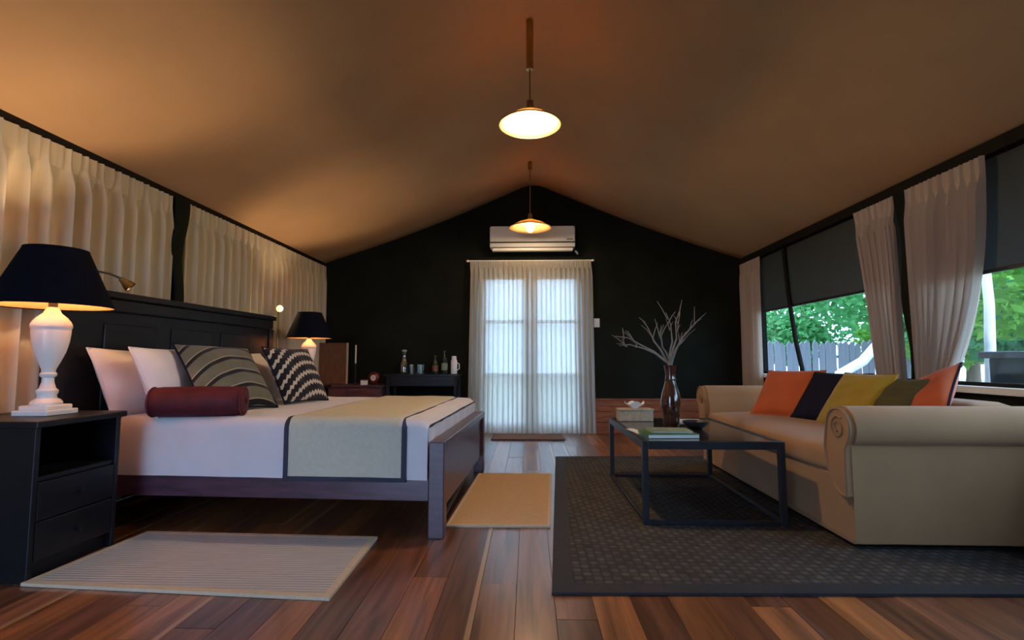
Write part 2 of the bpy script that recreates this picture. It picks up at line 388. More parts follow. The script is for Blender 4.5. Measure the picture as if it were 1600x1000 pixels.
struct(MB().span(DX0, DX0+.03, YE, YE+.08, 0, DZ).span(DX1-.03, DX1, YE, YE+.08, 0, DZ).span(DX0, DX1, YE, YE+.08, DZ-.03, DZ).span(DX0, DX1, YE, YE+.10, -.1, .022).build('trim_3', M['door_paint']), 'white door frame')
# garden ground
g = MB().span(-14, 24, -14, 40, -.5, -.13).build('ground', M['ground']); struct(g, 'garden ground outside the tent')

# ------------------------------------------------------------------ curtains
def curtain(name, label, group, m, axis, base, side, s0, s1, z0, z1, folds, amp, e0=None, e1=None, seed=1, header=.13, cat='curtain'):
    """axis 'y': cloth runs along y at x=base, bulging by side; axis 'x': runs along x at y=base. e0/e1: edge position as a function of height fraction (0 top .. 1 hem)"""
    rnd = random.Random(seed); ph = [rnd.uniform(-.5, .5) for _ in range(folds+2)]; am = [rnd.uniform(.65, 1.2) for _ in range(folds+2)]
    dr = [rnd.uniform(-.3, .3) for _ in range(folds+2)]
    e0 = e0 or (lambda t: s0); e1 = e1 or (lambda t: s1)
    root = thing(name, label, cat, (0, 0, 0), 0, group)
    def P(u, t, head):
        z = z1 + (z0 - z1)*t
        a = e0(t); b = e1(t); q = u*folds; i = int(min(q, folds-1e-6)); fr = q - i
        k = am[i]*(1-fr) + am[i+1]*fr; pj = ph[i]*(1-fr) + ph[i+1]*fr; dd = dr[i]*(1-fr) + dr[i+1]*fr
        th = 2*math.pi*(q + .30*pj + .25*dd*t)
        w = math.sin(th) + .22*math.sin(2*th + 1.0 + pj)
        hd = .35*math.sin(2*th) + .25*math.sin(3*th+pj)
        tt = (z1 - z)/header
        bl = min(1, max(0, (tt - .55)/1.3)); bl = bl*bl*(3-2*bl)
        off = amp*k*(hd*(1-bl)*.55 + w*bl*(1 + .15*t))
        s = a + (b - a)*u + .012*math.cos(th)*bl
        d = base + side*(amp*1.25 + off)
        return Vector((d, s, z)) if axis == 'y' else Vector((s, d, z))
    nu = folds*12; th_ = header/(z1-z0)
    MB().grid(lambda u, v: P(u, v*th_, True), nu, 6).build('heading', m, root, True)
    MB().grid(lambda u, v: P(u, th_ + v*(1-th_), False), nu, 22).build('drape', m, root, True)
    return root
LC = 'cream curtains along the left wall'
curtain('curtain', 'long cream pleated curtain behind the large near lamp', LC, M['curtain'], 'y', XL+.012, 1, .9, 3.57, .03, 2.10, 22, .040, seed=3)
curtain('curtain', 'long cream pleated curtain on the left wall behind the headboard', LC, M['curtain'], 'y', XL+.012, 1, 3.71, 6.42, .03, 2.10, 24, .040, seed=5)
RC = 'beige curtains along the right windows'
curtain('curtain', 'narrow pale curtain in the far right corner beside the dark end wall', RC, M['curtain_r'], 'y', XR-.012, -1, 5.86, 6.40, .03, 2.085, 7, .035, seed=7)
curtain('curtain', 'beige curtain left of the dark window post above the mustard cushion', RC, M['curtain_r'], 'y', XR-.012, -1, 3.69, 4.20, .03, 2.085, 7, .04, e1=lambda t: 4.15 - .20*min(1, t/.63)**.8, e0=lambda t: 3.695 - .02*t, seed=11)
curtain('curtain', 'wide beige curtain right of the dark window post above the sofa arm', RC, M['curtain_r'], 'y', XR-.012, -1, 3.00, 3.575, .03, 2.085, 8, .045, e0=lambda t: 2.955 + .36*min(1, t/.66)**2.6, e1=lambda t: 3.56 - .04*t, seed=13)
DC = 'sheer white curtains over the double door'
curtain('sheer_curtain', 'left half of the sheer white curtain over the double door', DC, M['sheer'], 'x', YE-.055, -1, -.735, .03, .008, 2.145, 13, .022, e0=lambda t: -.735 - .035*t, seed=17, header=.09)
curtain('sheer_curtain', 'right half of the sheer white curtain over the double door', DC, M['sheer'], 'x', YE-.055, -1, .03, .785, .008, 2.145, 13, .022, e1=lambda t: .785 + .03*t, seed=19, header=.09)
rod = thing('curtain_rod', 'slim white curtain rod above the sheer door curtain', 'curtain rod')
MB().tube([(-.77, YE-.05, 2.155), (.81, YE-.05, 2.155)], .010).build('pole', M['white_plastic'], rod)
for xx in (-.77, .81): MB().lathe([(0, -.018), (.016, -.010), (.018, 0), (.016, .010), (0, .018)], (xx, YE-.05, 2.155), 12).build('finial', M['white_plastic'], rod, True)
for xx in (-.70, .74): MB().span(xx-.008, xx+.008, YE-.06, YE-.001, 2.145, 2.165).build('bracket', M['white_plastic'], rod)
# dark flaps hanging between the curtains (folded tent flaps at the wall posts)
def flap(name, label, x, side, top, bot, w0, w1, z0, z1, seed):
    def f(u, v):
        z = z1 + (z0 - z1)*v; yc = top + (bot-top)*v; w = w0 + (w1-w0)*v
        wob = .02*math.sin(v*11 + seed)
        a = 2*math.pi*u
        return Vector((x + side*(.030 + .022*math.sin(a)), yc + wob + (w/2)*math.cos(a)*(1+.12*math.sin(v*9+seed)), z))
    b = MB(); b.grid(f, 16, 30, True)
    o = b.build(name, M['dark_canvas'], None, True); tag(o, label, 'tent flap', 'rolled dark flaps between the curtains')
    return o
flap('rolled_flap', 'dark rolled canvas flap between the two left wall curtains', XL+.05, 1, 3.645, 3.66, .15, .06, .9, 2.095, 1.)
flap('rolled_flap', 'dark rolled canvas flap between the two beige window curtains', XR-.02, -1, 3.632, 3.575, .10, .12, .72, 2.085, 2.)
# slanting strap across the far window
st = thing('window_strap', 'thin black strap slanting down across the far window', 'strap')
MB().tube([(XR-.02, 5.37, 2.08), (XR-.02, 5.31, 1.60), (XR-.02, 5.20, 1.10), (XR-.02, 5.08, .755)], .021, 8).build('webbing', M['beam'], st, True)
MB().box((XR-.02, 5.08, .765), (.03, .05, .03), .004).build('buckle', M['iron'], st)
# roll blinds
def blind(y0, y1, zb, label):
    r = thing('roller_blind', label, 'blind', group='grey roller blinds of the right windows')
    MB().span(XR+.008, XR+.014, y0, y1, zb, 2.08).build('cloth', M['blind'], r)
    MB().span(XR+.002, XR+.020, y0, y1, zb-.022, zb, .004).build('bottom_bar', M['iron'], r)
blind(3.72, 6.03, 1.47, 'dark grey blind half lowered over the far window')
blind(.55, 3.48, 1.435, 'dark grey blind half lowered over the near right window')

# ------------------------------------------------------------------ rugs
def quad_rug(name, label, P, h, m, me, edge, z=0.0015, cat='rug'):
    P = [Vector((p[0], p[1], 0)) for p in P]; ctr = sum(P, Vector())/4
    root = thing(name, label, cat, (ctr.x, ctr.y, z)); Q = [p - ctr for p in P]
    def inset(d):
        out = []
        for i in range(4):
            a = (Q[i-1]-Q[i]).normalized(); b = (Q[(i+1) % 4]-Q[i]).normalized(); out.append(Q[i] + (a+b)*d)
        return out
    I = inset(edge)
    MB().prism([(p.x, p.y) for p in I], 'z', 0, h).build('pile', m, root)
    for i in range(4):
        j = (i+1) % 4
        MB().prism([(q.x, q.y) for q in (Q[i], Q[j], I[j], I[i])], 'z', 0, h*1.08).build('border', me, root)
    return root
quad_rug('bedside_rug', 'pale grey ribbed rug on the floor in front of the bed', [(-2.045, 2.07), (-.755, 1.985), (-.77, 2.655), (-2.0, 2.70)], .012, M['rib_rug'], M['beige_edge'], .03)
quad_rug('bedside_rug', 'plain beige rug lying at the foot of the bed', [(-.452, 2.845), (.115, 2.86), (.18, 4.15), (-.398, 4.13)], .010, M['beige_rug'], M['beige_edge'], .018)
quad_rug('area_rug', 'large dark woven rug with black border under the coffee table', [(.087, 2.06), (2.30, 2.115), (2.42, 4.95), (.248, 4.87)], .010, M['sisal'], M['rug_edge'], .085)
dm = thing('door_mat', 'small brown mat on the floor by the double door', 'mat', (-.01, 6.06, .001))
MB().box((0, 0, .007), (.82, .36, .014), .004).build('pile', M['mat_brown'], dm)
MB().span(-.42, .42, -.19, -.18, 0, .016).span(-.42, .42, .18, .19, 0, .016).span(-.42, -.41, -.18, .18, 0, .016).span(.41, .42, -.18, .18, 0, .016).build('edging', M['bed_wood'], dm)

# ------------------------------------------------------------------ bed
bed = thing('bed', 'double bed with dark wood frame and tall black headboard', 'bed', (-1.42, 3.52, 0), R(-2.5))
MT = .60
for s in (-1, 1):
    MB().span(.94, 1.02, s*.77-.04, s*.77+.04, 0, .485, .004).build('foot_post', M['bed_wood'], bed)
    MB().span(-1.0, .94, s*.785-.02, s*.785+.02, .185, .305, .003).build('side_rail', M['bed_wood'], bed)
    MB().span(-1.0, -.93, s*.74-.035, s*.77+.035, 0, .185, .003).build('leg', M['black_wood'], bed)
MB().span(.962, 1.0, -.73, .73, .13, .44, .003).build('footboard', M['bed_wood'], bed)
MB().span(.94, 1.02, -.73, .73, .44, .485, .004).build('foot_rail', M['bed_wood'], bed)
hb = MB().span(-1.06, -1.015, -.94, 1.08, .12, 1.20, .004).build('headboard', M['black_wood'], bed)
MB().span(-1.075, -.975, -.99, 1.12, 1.27, 1.31, .006).span(-1.07, -.99, -.97, 1.10, 1.19, 1.27, .01).build('headboard_cap', M['black_wood'], hb)
for yy in (-.945, 1.09): MB().span(-1.07, -1.0, yy-.035, yy+.035, 0, 1.19, .004).build('headboard_post', M['black_wood'], hb)
for yy in (-.48, .05, .58): MB().span(-1.016, -1.006, yy-.2, yy+.2, .55, 1.12, .006).build('headboard_panel', M['black_wood'], hb)
MB().span(-1.0, .94, -.765, .765, .20, .30).build('slat_base', M['dark_slot'], bed)
def soft_box(x0, x1, y0, y1, z0, z1, r, wob, seed, nu=72, nv=96):
    """upper shell of a soft rectangular block: rounded edges and small undulations"""
    b = MB(); rn = random.Random(seed); p = [rn.uniform(0, 6) for _ in range(6)]
    def f(u, v):
        # cross-section across y: from near hem over the top to the far hem
        H = z1 - z0; Wd = y1 - y0; tot = 2*H + Wd; s = v*tot
        if s < H: y, z, ny, nz = y0, z0 + s, -1, 0
        elif s < H + Wd: y, z, ny, nz = y0 + s - H, z1, 0, 1
        else: y, z, ny, nz = y1, z1 - (s-H-Wd), 1, 0
        yy = max(min(y, y1 - r), y0 + r); zz = min(z, z1 - r)
        d = Vector((0, y-yy, z-zz))
        if d.length > r and z > z1 - r: d = d.normalized()*r; y, z = yy+d.y, zz+d.z
        x = x0 + (x1-x0)*u
        e = min(1, (x1-x)/.05); z = z0 + (z-z0)*(1 - .10*(1-e)**2) ; 
        n = wob*(math.sin(x*7+p[0]) * math.sin(y*6+p[1]) + .5*math.sin(x*17+p[2]+z*9) + .4*math.sin(x*23+y*19+p[3]))
        return Vector((x, y + ny*n*min(1, (z1-z)/.1+.2), z + nz*n*.5))
    b.grid(f, nu, nv)
    return b
mt = MB().span(-1.0, .93, -.775, .775, .30, .565, .05).build('mattress', M['linen'], bed)
sh = soft_box(-1.0, .935, -.812, .812, .292, MT, .055, .0035, 4)
sh.grid(lambda u, v: Vector((.935 + .006*math.sin(u*40), -.80 + 1.6*u, .30 + (MT-.045-.30)*v)), 60, 4)
sh.build('bed_sheet', M['linen'], bed, True)
run = thing('bed_runner', 'cream bed runner with navy edging draped across the white bed', 'bed runner', (-1.42, 3.52, 0), R(-2.5))
soft_box(.195, .80, -.822, .822, .300, MT+.010, .060, .003, 5, 40).build('cloth', M['runner'], run, True)
for a in (.170, .800): soft_box(a, a+.026, -.825, .825, .298, MT+.013, .062, .003, 5, 4).build('edging', M['navy_trim'], run, True)
for s in (-1, 1): MB().span(.17, .826, s*.822-.006, s*.822+.006, .282, .304, .002).build('hem', M['navy_trim'], run)

def cushion_mesh(w, h, th, m, name, n=26, pinch=.10, e=.5):
    b = MB()
    def f(sgn):
        def g(u, v):
            a, c = 2*u-1, 2*v-1
            k = ((1-abs(a)**2.6)*(1-abs(c)**2.6))
            x = w/2*a*(1 - pinch*(1-c*c)*.55*abs(a)**3); y = h/2*c*(1 - pinch*(1-a*a)*.55*abs(c)**3)
            wr = .006*math.sin(9*a+3*c)*k + .004*math.sin(14*c-5*a)*k
            return Vector((x, y, sgn*(th/2*max(0, k)**e + wr*.6)))
        return g
    b.grid(f(1), n, n); b.grid(f(-1), n, n)
    return b.mesh(name, m, True)
def pipe(w, h, m, pinch=.10, r=.006):
    pts = []
    for i in range(60):
        q = i/60*4; sd = int(q); t = 2*(q-sd)-1
        a, c = [(t, -1), (1, t), (-t, 1), (-1, -t)][sd]
        pts.append((w/2*a*(1 - pinch*(1-c*c)*.55*abs(a)**3), h/2*c*(1 - pinch*(1-a*a)*.55*abs(c)**3), 0))
    pts.append(pts[0])
    return MB().tube(pts, r, 6)
def cushion(name, label, cat, c, phi, tilt, roll, w, h, th, m, pm=None, group=None):
    n = Vector((math.cos(phi), math.sin(phi), 0)); wd = Vector((-math.sin(phi), math.cos(phi), 0)); v = Vector((0, 0, 1))*math.cos(tilt) - n*math.sin(tilt)
    a = wd*math.cos(roll) + v*math.sin(roll); b = v*math.cos(roll) - wd*math.sin(roll); nz = a.cross(b)
    o = obj(name, cushion_mesh(w, h, th, m, name)); tag(o, label, cat, group)
    o.matrix_world = Matrix(((a.x, b.x, nz.x, c[0]), (a.y, b.y, nz.y, c[1]), (a.z, b.z, nz.z, c[2]), (0, 0, 0, 1)))
    if pm: pipe(w, h, pm).build('piping', pm, o, True)
    return o
WP = 'white pillows on the bed'
cushion('pillow', 'white pillow leaning on the headboard, nearest the large lamp', 'pillow', (-2.315, 3.05, .775), .0, .42, -.02, .68, .42, .15, M['pillow'], M['pillow'], WP)
cushion('pillow', 'white pillow in front of another beside the sage banded cushion', 'pillow', (-2.12, 3.07, .785), .06, .42, 0, .66, .42, .15, M['pillow'], M['pillow'], WP)
cushion('pillow', 'white pillow showing as a strip between the two patterned cushions', 'pillow', (-1.98, 3.68, .785), .0, .60, -.02, .50, .42, .13, M['pillow'], M['pillow'], WP)
cushion('cushion', 'sage cushion with dark curved bands propped on the bed', 'cushion', (-1.885, 3.16, .805), -.40, .72, -.05, .50, .51, .13, M['band_green'], M['navy'])
cushion('cushion', 'black cushion with cream toothed bands propped on the bed', 'cushion', (-1.70, 3.72, .80), -.25, .50, -.02, .47, .44, .13, M['band_black'], M['navy'])
# burgundy bolster with gathered ends
bo = thing('bolster', 'burgundy bolster cushion lying on the white sheet', 'bolster', (-1.815, 2.79, MT+.080), R(12))
prof = [(.92*a, .9*b) for a, b in [(.0, -.27), (.03, -.268), (.07, -.262), (.083, -.245), (.088, -.20), (.091, 0), (.088, .20), (.083, .245), (.07, .262), (.03, .268), (.0, .27)]]
MB().lathe(prof, seg=32, rot=Matrix.Rotation(R(90), 3, 'Y')).build('body', M['burgundy'], bo, True)
for s in (-1, 1):
    MB().tube([(s*.227, .077*math.cos(t*math.pi/12), .077*math.sin(t*math.pi/12)) for t in range(25)], .006, 6).build('end_piping', M['burgundy'], bo, True)
    MB().lathe([(0, .0), (.016, .002), (.018, .008), (0, .012)], (s*.240, 0, 0), 12, Matrix.Rotation(R(90*s), 3, 'Y')).build('end_button', M['burgundy'], bo, True)

# ------------------------------------------------------------------ bedside tables
def nightstand(label, x0, x1, y0, y1, H=.655):
    r = thing('bedside_table', label, 'bedside table', ((x0+x1)/2, (y0+y1)/2, 0), 0, 'black bedside tables'); hx, hy = (x1-x0)/2, (y1-y0)/2
    MB().span(-hx-.015, hx+.02, -hy-.015, hy+.015, H-.028, H, .005).build('top', M['black_wood'], r)
    for s in (-1, 1): MB().span(-hx, hx, s*(hy-.012)-.012, s*(hy-.012)+.012, 0, H-.028, .003).build('side_panel', M['black_wood'], r)
    MB().span(-hx, -hx+.015, -hy+.024, hy-.024, .03, H-.028).build('back_panel', M['black_wood'], r)
    MB().span(-hx+.015, hx-.01, -hy+.024, hy-.024, .40, .42, .002).build('shelf', M['black_wood'], r)
    MB().span(-hx+.015, hx-.03, -hy+.024, hy-.024, .0, .07).build('plinth', M['black_wood'], r)
    for z0, z1 in ((.075, .235), (.24, .398)):
        d = MB().span(hx-.32, hx, -hy+.027, hy-.027, z0, z1, .004).build('drawer', M['black_wood'], r)
        zc = (z0+z1)/2
        MB().lathe([(.005, 0), (.005, .012), (.012, .016), (.013, .024), (.0, .028)], (hx, hy*.0, zc), 14, Matrix.Rotation(R(90), 3, 'Y')).build('knob', M['black_wood'], d, True)
    return r
nightstand('black bedside table carrying the large near lamp', -2.50, -2.04, 2.085, 2.53)
nightstand('black bedside table beyond the bed under the smaller lamp', -2.50, -2.04, 4.75, 5.20)

# ------------------------------------------------------------------ table lamps
def table_lamp(label, loc, sc=1.):
    r = thing('table_lamp', label, 'lamp', loc, 0, 'urn table lamps beside the bed'); r.scale = (sc,)*3
    b = MB().box((0, 0, .012), (.165, .165, .024), .004).box((0, 0, .034), (.135, .135, .022), .006).build('foot', M['lamp_white'], r)
    prof = [(.0, .045), (.085, .045), (.088, .055), (.075, .068), (.055, .076), (.052, .09), (.060, .10), (.060, .112), (.045, .122), (.034, .15), (.033, .17), (.046, .178), (.048, .188), (.038, .196),
            (.040, .21), (.062, .245), (.086, .29), (.102, .34), (.108, .385), (.108, .40), (.113, .404), (.113, .418), (.108, .424), (.104, .432), (.082, .452), (.050, .472), (.032, .50), (.0, .50)]
    MB().lathe([(q*.68, z) for q, z in prof], seg=40).build('urn', M['lamp_white'], r, True)
    MB().lathe([(.0, .50), (.018, .50), (.018, .53), (.008, .54), (.008, .55), (.018, .56), (.018, .593), (.013, .60), (0, .60)], seg=16).build('socket', M['iron'], r, True)
    MB().lathe([(0, .598), (.012, .601), (.022, .616), (.027, .636), (.022, .657), (.010, .668), (0, .670)], seg=16).build('bulb', M['bulb_t'], r, True)
    MB().lathe([(0, .552), (.02, .552), (.070, .584), (.075, .600), (.070, .600), (.02, .562), (0, .562)], seg=28).build('bulb_cup', M['iron'], r, True)
    zb, zt, rb, rt = .505, .775, .236, .122
    sh = MB().lathe([(rb, zb), (rb-.012, zb+.02), (rt+.025, zt-.06), (rt, zt)], seg=56, caps=False).build('shade', M['shade_out'], r, True)
    MB().lathe([(rb-.004, zb), (rb-.016, zb+.02), (rt+.021, zt-.06), (rt-.004, zt)], seg=56, caps=False).build('lining', M['shade_in'], sh, True)
    for zz, rr in ((zb, rb-.002), (zt, rt-.002)): MB().tube([(rr*math.cos(i*math.pi/24), rr*math.sin(i*math.pi/24), zz) for i in range(49)], .004, 6).build('rim', M['shade_out'], sh, True)
    sp = MB()
    for i in range(3):
        a = i*2*math.pi/3 + .5; sp.tube([(0, 0, .56), (.05*math.cos(a), .05*math.sin(a), .60), (rt*math.cos(a), rt*math.sin(a), zt-.02)], .0025, 6)
    sp.build('shade_carrier', M['brass'], r)
    return r
table_lamp('large white urn lamp with navy shade on the near bedside table', (-2.245, 2.335, .656))
table_lamp('white urn lamp with dark shade beyond the bed', (-2.15, 4.95, .656), .92)

# reading lights on the headboard
r = thing('reading_light', 'unlit brass reading light on the headboard beside the large lamp', 'reading light', (-2.46, 2.78, 1.314))
MB().lathe([(.0, 0), (.028, 0), (.028, .012), (.012, .018), (0, .02)], (0, 0, 0), 18).build('base', M['brass'], r, True)
MB().tube([(0, 0, .015), (0, 0, .07), (.0, .03, .10), (.02, .10, .095), (.05, .15, .075)], .006, 8).build('arm', M['iron'], r, True)
rot = Vector((.6, .4, -.7)).to_track_quat('Z', 'Y').to_matrix()
MB().lathe([(.0, -.02), (.014, -.018), (.018, .0), (.028, .03), (.034, .055), (.031, .055), (.016, .005), (0, 0)], (.05, .16, .065), 20, rot).build('head', M['brass'], r, True)
r = thing('reading_light', 'small lit reading light on a thin stem beside the dark shaded lamp', 'reading light', (-2.455, 4.93, .656))
MB().lathe([(.0, 0), (.04, 0), (.04, .012), (.015, .02), (0, .02)], (0, 0, .0), 20).build('base', M['brass'], r, True)
MB().tube([(0, 0, .015), (0, 0, .70), (.01, -.01, .745)], .007, 8).build('stem', M['brass'], r, True)
MB().lathe([(.0, -.03), (.016, -.028), (.020, -.01), (.032, .022), (.030, .022), (.018, -.008), (0, -.02)], (.012, -.012, .755), 18, Vector((.6, -.75, -.15)).to_track_quat('Z', 'Y').to_matrix()).build('head', M['brass'], r, True)
MB().lathe([(0, -.011), (.008, -.008), (.011, 0), (.008, .008), (0, .011)], (.023, -.025, .753), 12).build('bulb', M['bulb_r'], r, True)

# ------------------------------------------------------------------ pendants
def pendant(label, x, y, zr, bm_, sc, tube_len):
    r = thing('pendant_lamp', label, 'pendant lamp', (x, y, zr), 0, 'pendant lamps under the ridge')
    top = roof_z(x) - zr
    MB().tube([(0, 0, top-.005), (0, 0, top-tube_len)], .024, 16).build('tube', M['brass'], r, True)
    MB().tube([(0, 0, top-tube_len), (0, 0, .16)], .005, 8).build('cord', M['brass'], r, True)
    MB().lathe([(0, .165), (.022, .16), (.026, .10), (.03, .075), (0, .07)], seg=20).build('socket', M['brass'], r, True)
    R0 = .21*sc
    s = MB().lathe([(.030, .095), (.06, .085), (R0*.6, .055), (R0*.9, .016), (R0, 0), (R0-.006, 0), (R0*.88, .010), (R0*.58, .047), (.058, .077), (.028, .088)], seg=48, caps=False).build('shade', M['amber_shade'], r, True)
    MB().tube([(R0*math.cos(i*math.pi/24), R0*math.sin(i*math.pi/24), 0) for i in range(49)], .005, 6).build('rim', M['brass'], s, True)
    MB().lathe([(0, .072), (.016, .068), (.036, .035), (.044, .005), (.036, -.028), (.016, -.043), (0, -.046)], seg=20).build('bulb', bm_, r, True)
pendant('brightest pendant lamp hanging nearest the camera', .012, 3.2, 2.42, M['bulb_p'], .95, .34)
pendant('dimmer pendant lamp hanging in front of the air conditioner', .02, 5.6, 2.37, M['bulb_f'], 1.12, .10)

# ------------------------------------------------------------------ air conditioner, switch
ac = thing('air_conditioner', 'white wall air conditioner above the double door', 'air conditioner', (.05, YE, 2.24))
MB().span(-.53, .53, -.20, -.001, .055, .325, .02).build('body', M['white_plastic'], ac, True)
MB().span(-.52, .52, -.212, -.198, .125, .318, .006).build('front_panel', M['white_plastic'], ac)
MB().span(-.525, .525, -.203, -.196, .108, .124).build('seam', M['dark_slot'], ac)
MB().span(-.50, .50, -.205, -.12, .010, .050, .012).build('louvre', M['white_plastic'], ac)
MB().span(-.50, .50, -.20, -.05, .046, .056).build('outlet', M['dark_slot'], ac)
MB().span(.42, .50, -.216, -.210, .14, .16).build('display', M['grey_plastic'], ac)
MB().tube([(.54, -.05, .04), (.56, -.04, .02), (.57, -.01, .01)], .014, 8).build('pipe', M['white_plastic'], ac, True)
sw = thing('light_switch', 'small white light switch right of the sheer door curtain', 'switch', (.855, YE, 1.37))
MB().span(-.035, .035, -.010, -.001, -.055, .055, .003).build('plate', M['white_plastic'], sw)
for zz in (-.02, .02): MB().span(-.012, .012, -.016, -.009, zz-.014, zz+.014, .002).build('rocker', M['white_plastic'], sw)

# ------------------------------------------------------------------ sofa
SX0, SX1, SY0, SY1 = 1.535, 2.54, 2.50, 4.72
so = thing('sofa', 'long tan sofa with rolled arms below the right windows', 'sofa', ((SX0+SX1)/2, (SY0+SY1)/2, .0125)); ox, oy = (SX0+SX1)/2, (SY0+SY1)/2
so_z = .0125
def L(x): return x - ox
def Ly(y): return y - oy
MB().span(L(SX0+.01), L(SX1), Ly(SY0+.06), Ly(SY1-.06), .03, .325, .012).build('base', M['sofa'], so)
MB().span(L(SX0+.005), L(SX1), Ly(SY0+.055), Ly(SY1-.055), .022, .045, .006).build('base_welt', M['sofa_pipe'], so)
def seat(u, v):
    x0, x1 = L(SX0-.005), L(2.34); y0, y1 = Ly(SY0+.235), Ly(SY1-.235)
    return x0, x1, y0, y1
def puffy(x0, x1, y0, y1, z0, z1, crown, nm, m, parent, bev=.04):
    b = bmesh.new(); bmesh.ops.create_cube(b, size=1); bmesh.ops.scale(b, vec=(x1-x0, y1-y0, z1-z0), verts=b.verts)
    bmesh.ops.subdivide_edges(b, edges=b.edges[:], cuts=14, use_grid_fill=True)
    hx, hy, hz = (x1-x0)/2, (y1-y0)/2, (z1-z0)/2
    for v in b.verts:
        a, c, d = v.co.x/hx, v.co.y/hy, v.co.z/hz
        # rounded box
        q = Vector((max(-hx+bev, min(hx-bev, v.co.x)), max(-hy+bev, min(hy-bev, v.co.y)), max(-hz+bev, min(hz-bev, v.co.z))))
        w = v.co - q
        if w.length > bev: w = w.normalized()*bev
        v.co = q + w
        v.co.z += crown*(1-a*a)*(1-c**4)*max(0, d); v.co.x -= crown*.8*(1-c**4)*(1-d*d)*max(0, -a)
    bmesh.ops.translate(b, vec=((x0+x1)/2, (y0+y1)/2, (z0+z1)/2), verts=b.verts)
    k = MB(); k._join(b); return k.build(nm, m, parent, True)
puffy(L(SX0-.005), L(2.30), Ly(SY0+.225), Ly(SY1-.225), .315, .455, .025, 'seat_cushion', M['sofa'], so)
puffy(L(2.28), L(SX1), Ly(SY0+.20), Ly(SY1-.20), .30, .675, .0, 'backrest', M['sofa'], so, .07)
def arm_profile(side, grow=0.):
    """side -1: near arm (roll bulges to -y); profile in (y,z)"""
    y_out = Ly(SY0+.05) if side < 0 else Ly(SY1-.05); inn = y_out - side*.20
    rc = (y_out - side*.055, .565); rr = .105 + grow
    pts = [(inn, .10), (inn, .50)]
    n = 22; a0, a1 = (R(10), R(215))
    for i in range(n+1):
        a = a0 + (a1-a0)*i/n
        pts.append((rc[0] - side*rr*math.cos(a)*(-1)*-1, rc[1] + rr*math.sin(a)))
    pts += [(y_out, .485), (y_out, .03), (inn, .03)]
    return pts
for s in (-1, 1):
    P = arm_profile(s)
    ar = MB().prism(P, 'x', L(SX0+.012), L(SX1)).build('arm', M['sofa'], so, True)
    # upholstered front panel of the arm: scroll head on a narrow stem
    y_out = Ly(SY0+.05) if s < 0 else Ly(SY1-.05); rc = (y_out - s*.055, .565)
    Q = [(y_out-s*.004, .245), (y_out-s*.004, .47)] + [(rc[0] + s*.095*math.cos(a), rc[1] + .095*math.sin(a)) for a in [R(-40 + i*215/20) for i in range(21)]] + [(y_out-s*.17, .46), (y_out-s*.15, .36), (y_out-s*.10, .275), (y_out-s*.05, .245)]
    MB().prism(Q, 'x', L(SX0-.015), L(SX0+.014)).build('arm_front', M['sofa'], ar, True)
    MB().tube([(L(SX0-.016), p[0], p[1]) for p in Q + Q[:1]], .007, 6).build('arm_piping', M['sofa_pipe'], ar, True)
    MB().tube([(L(SX0-.018), rc[0] + (.058-.0016*i)*math.cos(i*.4+1)*s, rc[1] + (.058-.0016*i)*math.sin(i*.4+1)) for i in range(26)], .005, 6).build('scroll', M['sofa_pipe'], ar, True)
for xx in (SX0+.08, SX1-.08):
    for yy in (SY0+.12, SY1-.12): MB().lathe([(.022, 0), (.028, .03), (0, .03)], (L(xx), Ly(yy), 0), 14).build('foot', M['black_wood'], so)
SC = 'cushions on the sofa'
cushion('cushion', 'large orange cushion at the far end of the sofa', 'cushion', (1.985, 4.03, .655), -2.573, .70, .03, .45, .44, .13, M['orange'], M['orange'], SC)
cushion('cushion', 'dark navy cushion between the orange and mustard sofa cushions', 'cushion', (2.10, 3.68, .645), -2.80, .66, 0, .45, .43, .12, M['navy'], M['navy'], SC)
cushion('cushion', 'mustard yellow cushion in the middle of the sofa', 'cushion', (2.09, 3.39, .65), -3.05, .60, 0, .45, .41, .12, M['mustard'], M['mustard'], SC)
cushion('cushion', 'dark olive cushion behind the near rolled arm of the sofa', 'cushion', (2.14, 3.12, .635), -3.2, .62, .03, .40, .40, .12, M['olive'], M['olive'], SC)
cushion('cushion', 'orange cushion turned on its corner at the near end of the sofa', 'cushion', (2.22, 2.98, .69), -3.3, .70, .60, .38, .38, .12, M['orange'], M['navy'], SC)

# ------------------------------------------------------------------ coffee table
TX0, TX1, TY0, TY1, TH = .625, 1.40, 2.89, 4.06, .46
ct = thing('coffee_table', 'low coffee table with thin black metal frame and dark top', 'coffee table', ((TX0+TX1)/2, (TY0+TY1)/2, .0125)); hx, hy = (TX1-TX0)/2, (TY1-TY0)/2; H = TH-.0125; q = .016
for a in (-1, 1):
    for b in (-1, 1): MB().span(a*(hx-q)-q, a*(hx-q)+q, b*(hy-q)-q, b*(hy-q)+q, 0, H, .002).build('leg', M['iron'], ct)
    MB().span(a*(hx-q)-q, a*(hx-q)+q, -hy+2*q, hy-2*q, H-.042, H, .002).build('top_rail', M['iron'], ct)
    MB().span(-hx+2*q, hx-2*q, a*(hy-q)-q, a*(hy-q)+q, H-.042, H, .002).build('top_rail', M['iron'], ct)
    MB().span(a*(hx-q)-q*.7, a*(hx-q)+q*.7, -hy+2*q, hy-2*q, .0, .022, .002).build('bottom_rail', M['iron'], ct)
    MB().span(-hx+2*q, hx-2*q, a*(hy-q)-q*.7, a*(hy-q)+q*.7, .0, .022, .002).build('bottom_rail', M['iron'], ct)
MB().span(-hx+2*q, hx-2*q, -hy+2*q, hy-2*q, H-.020, H-.004, .002).build('top', M['table_top'], ct)
TZ = TH - .0035
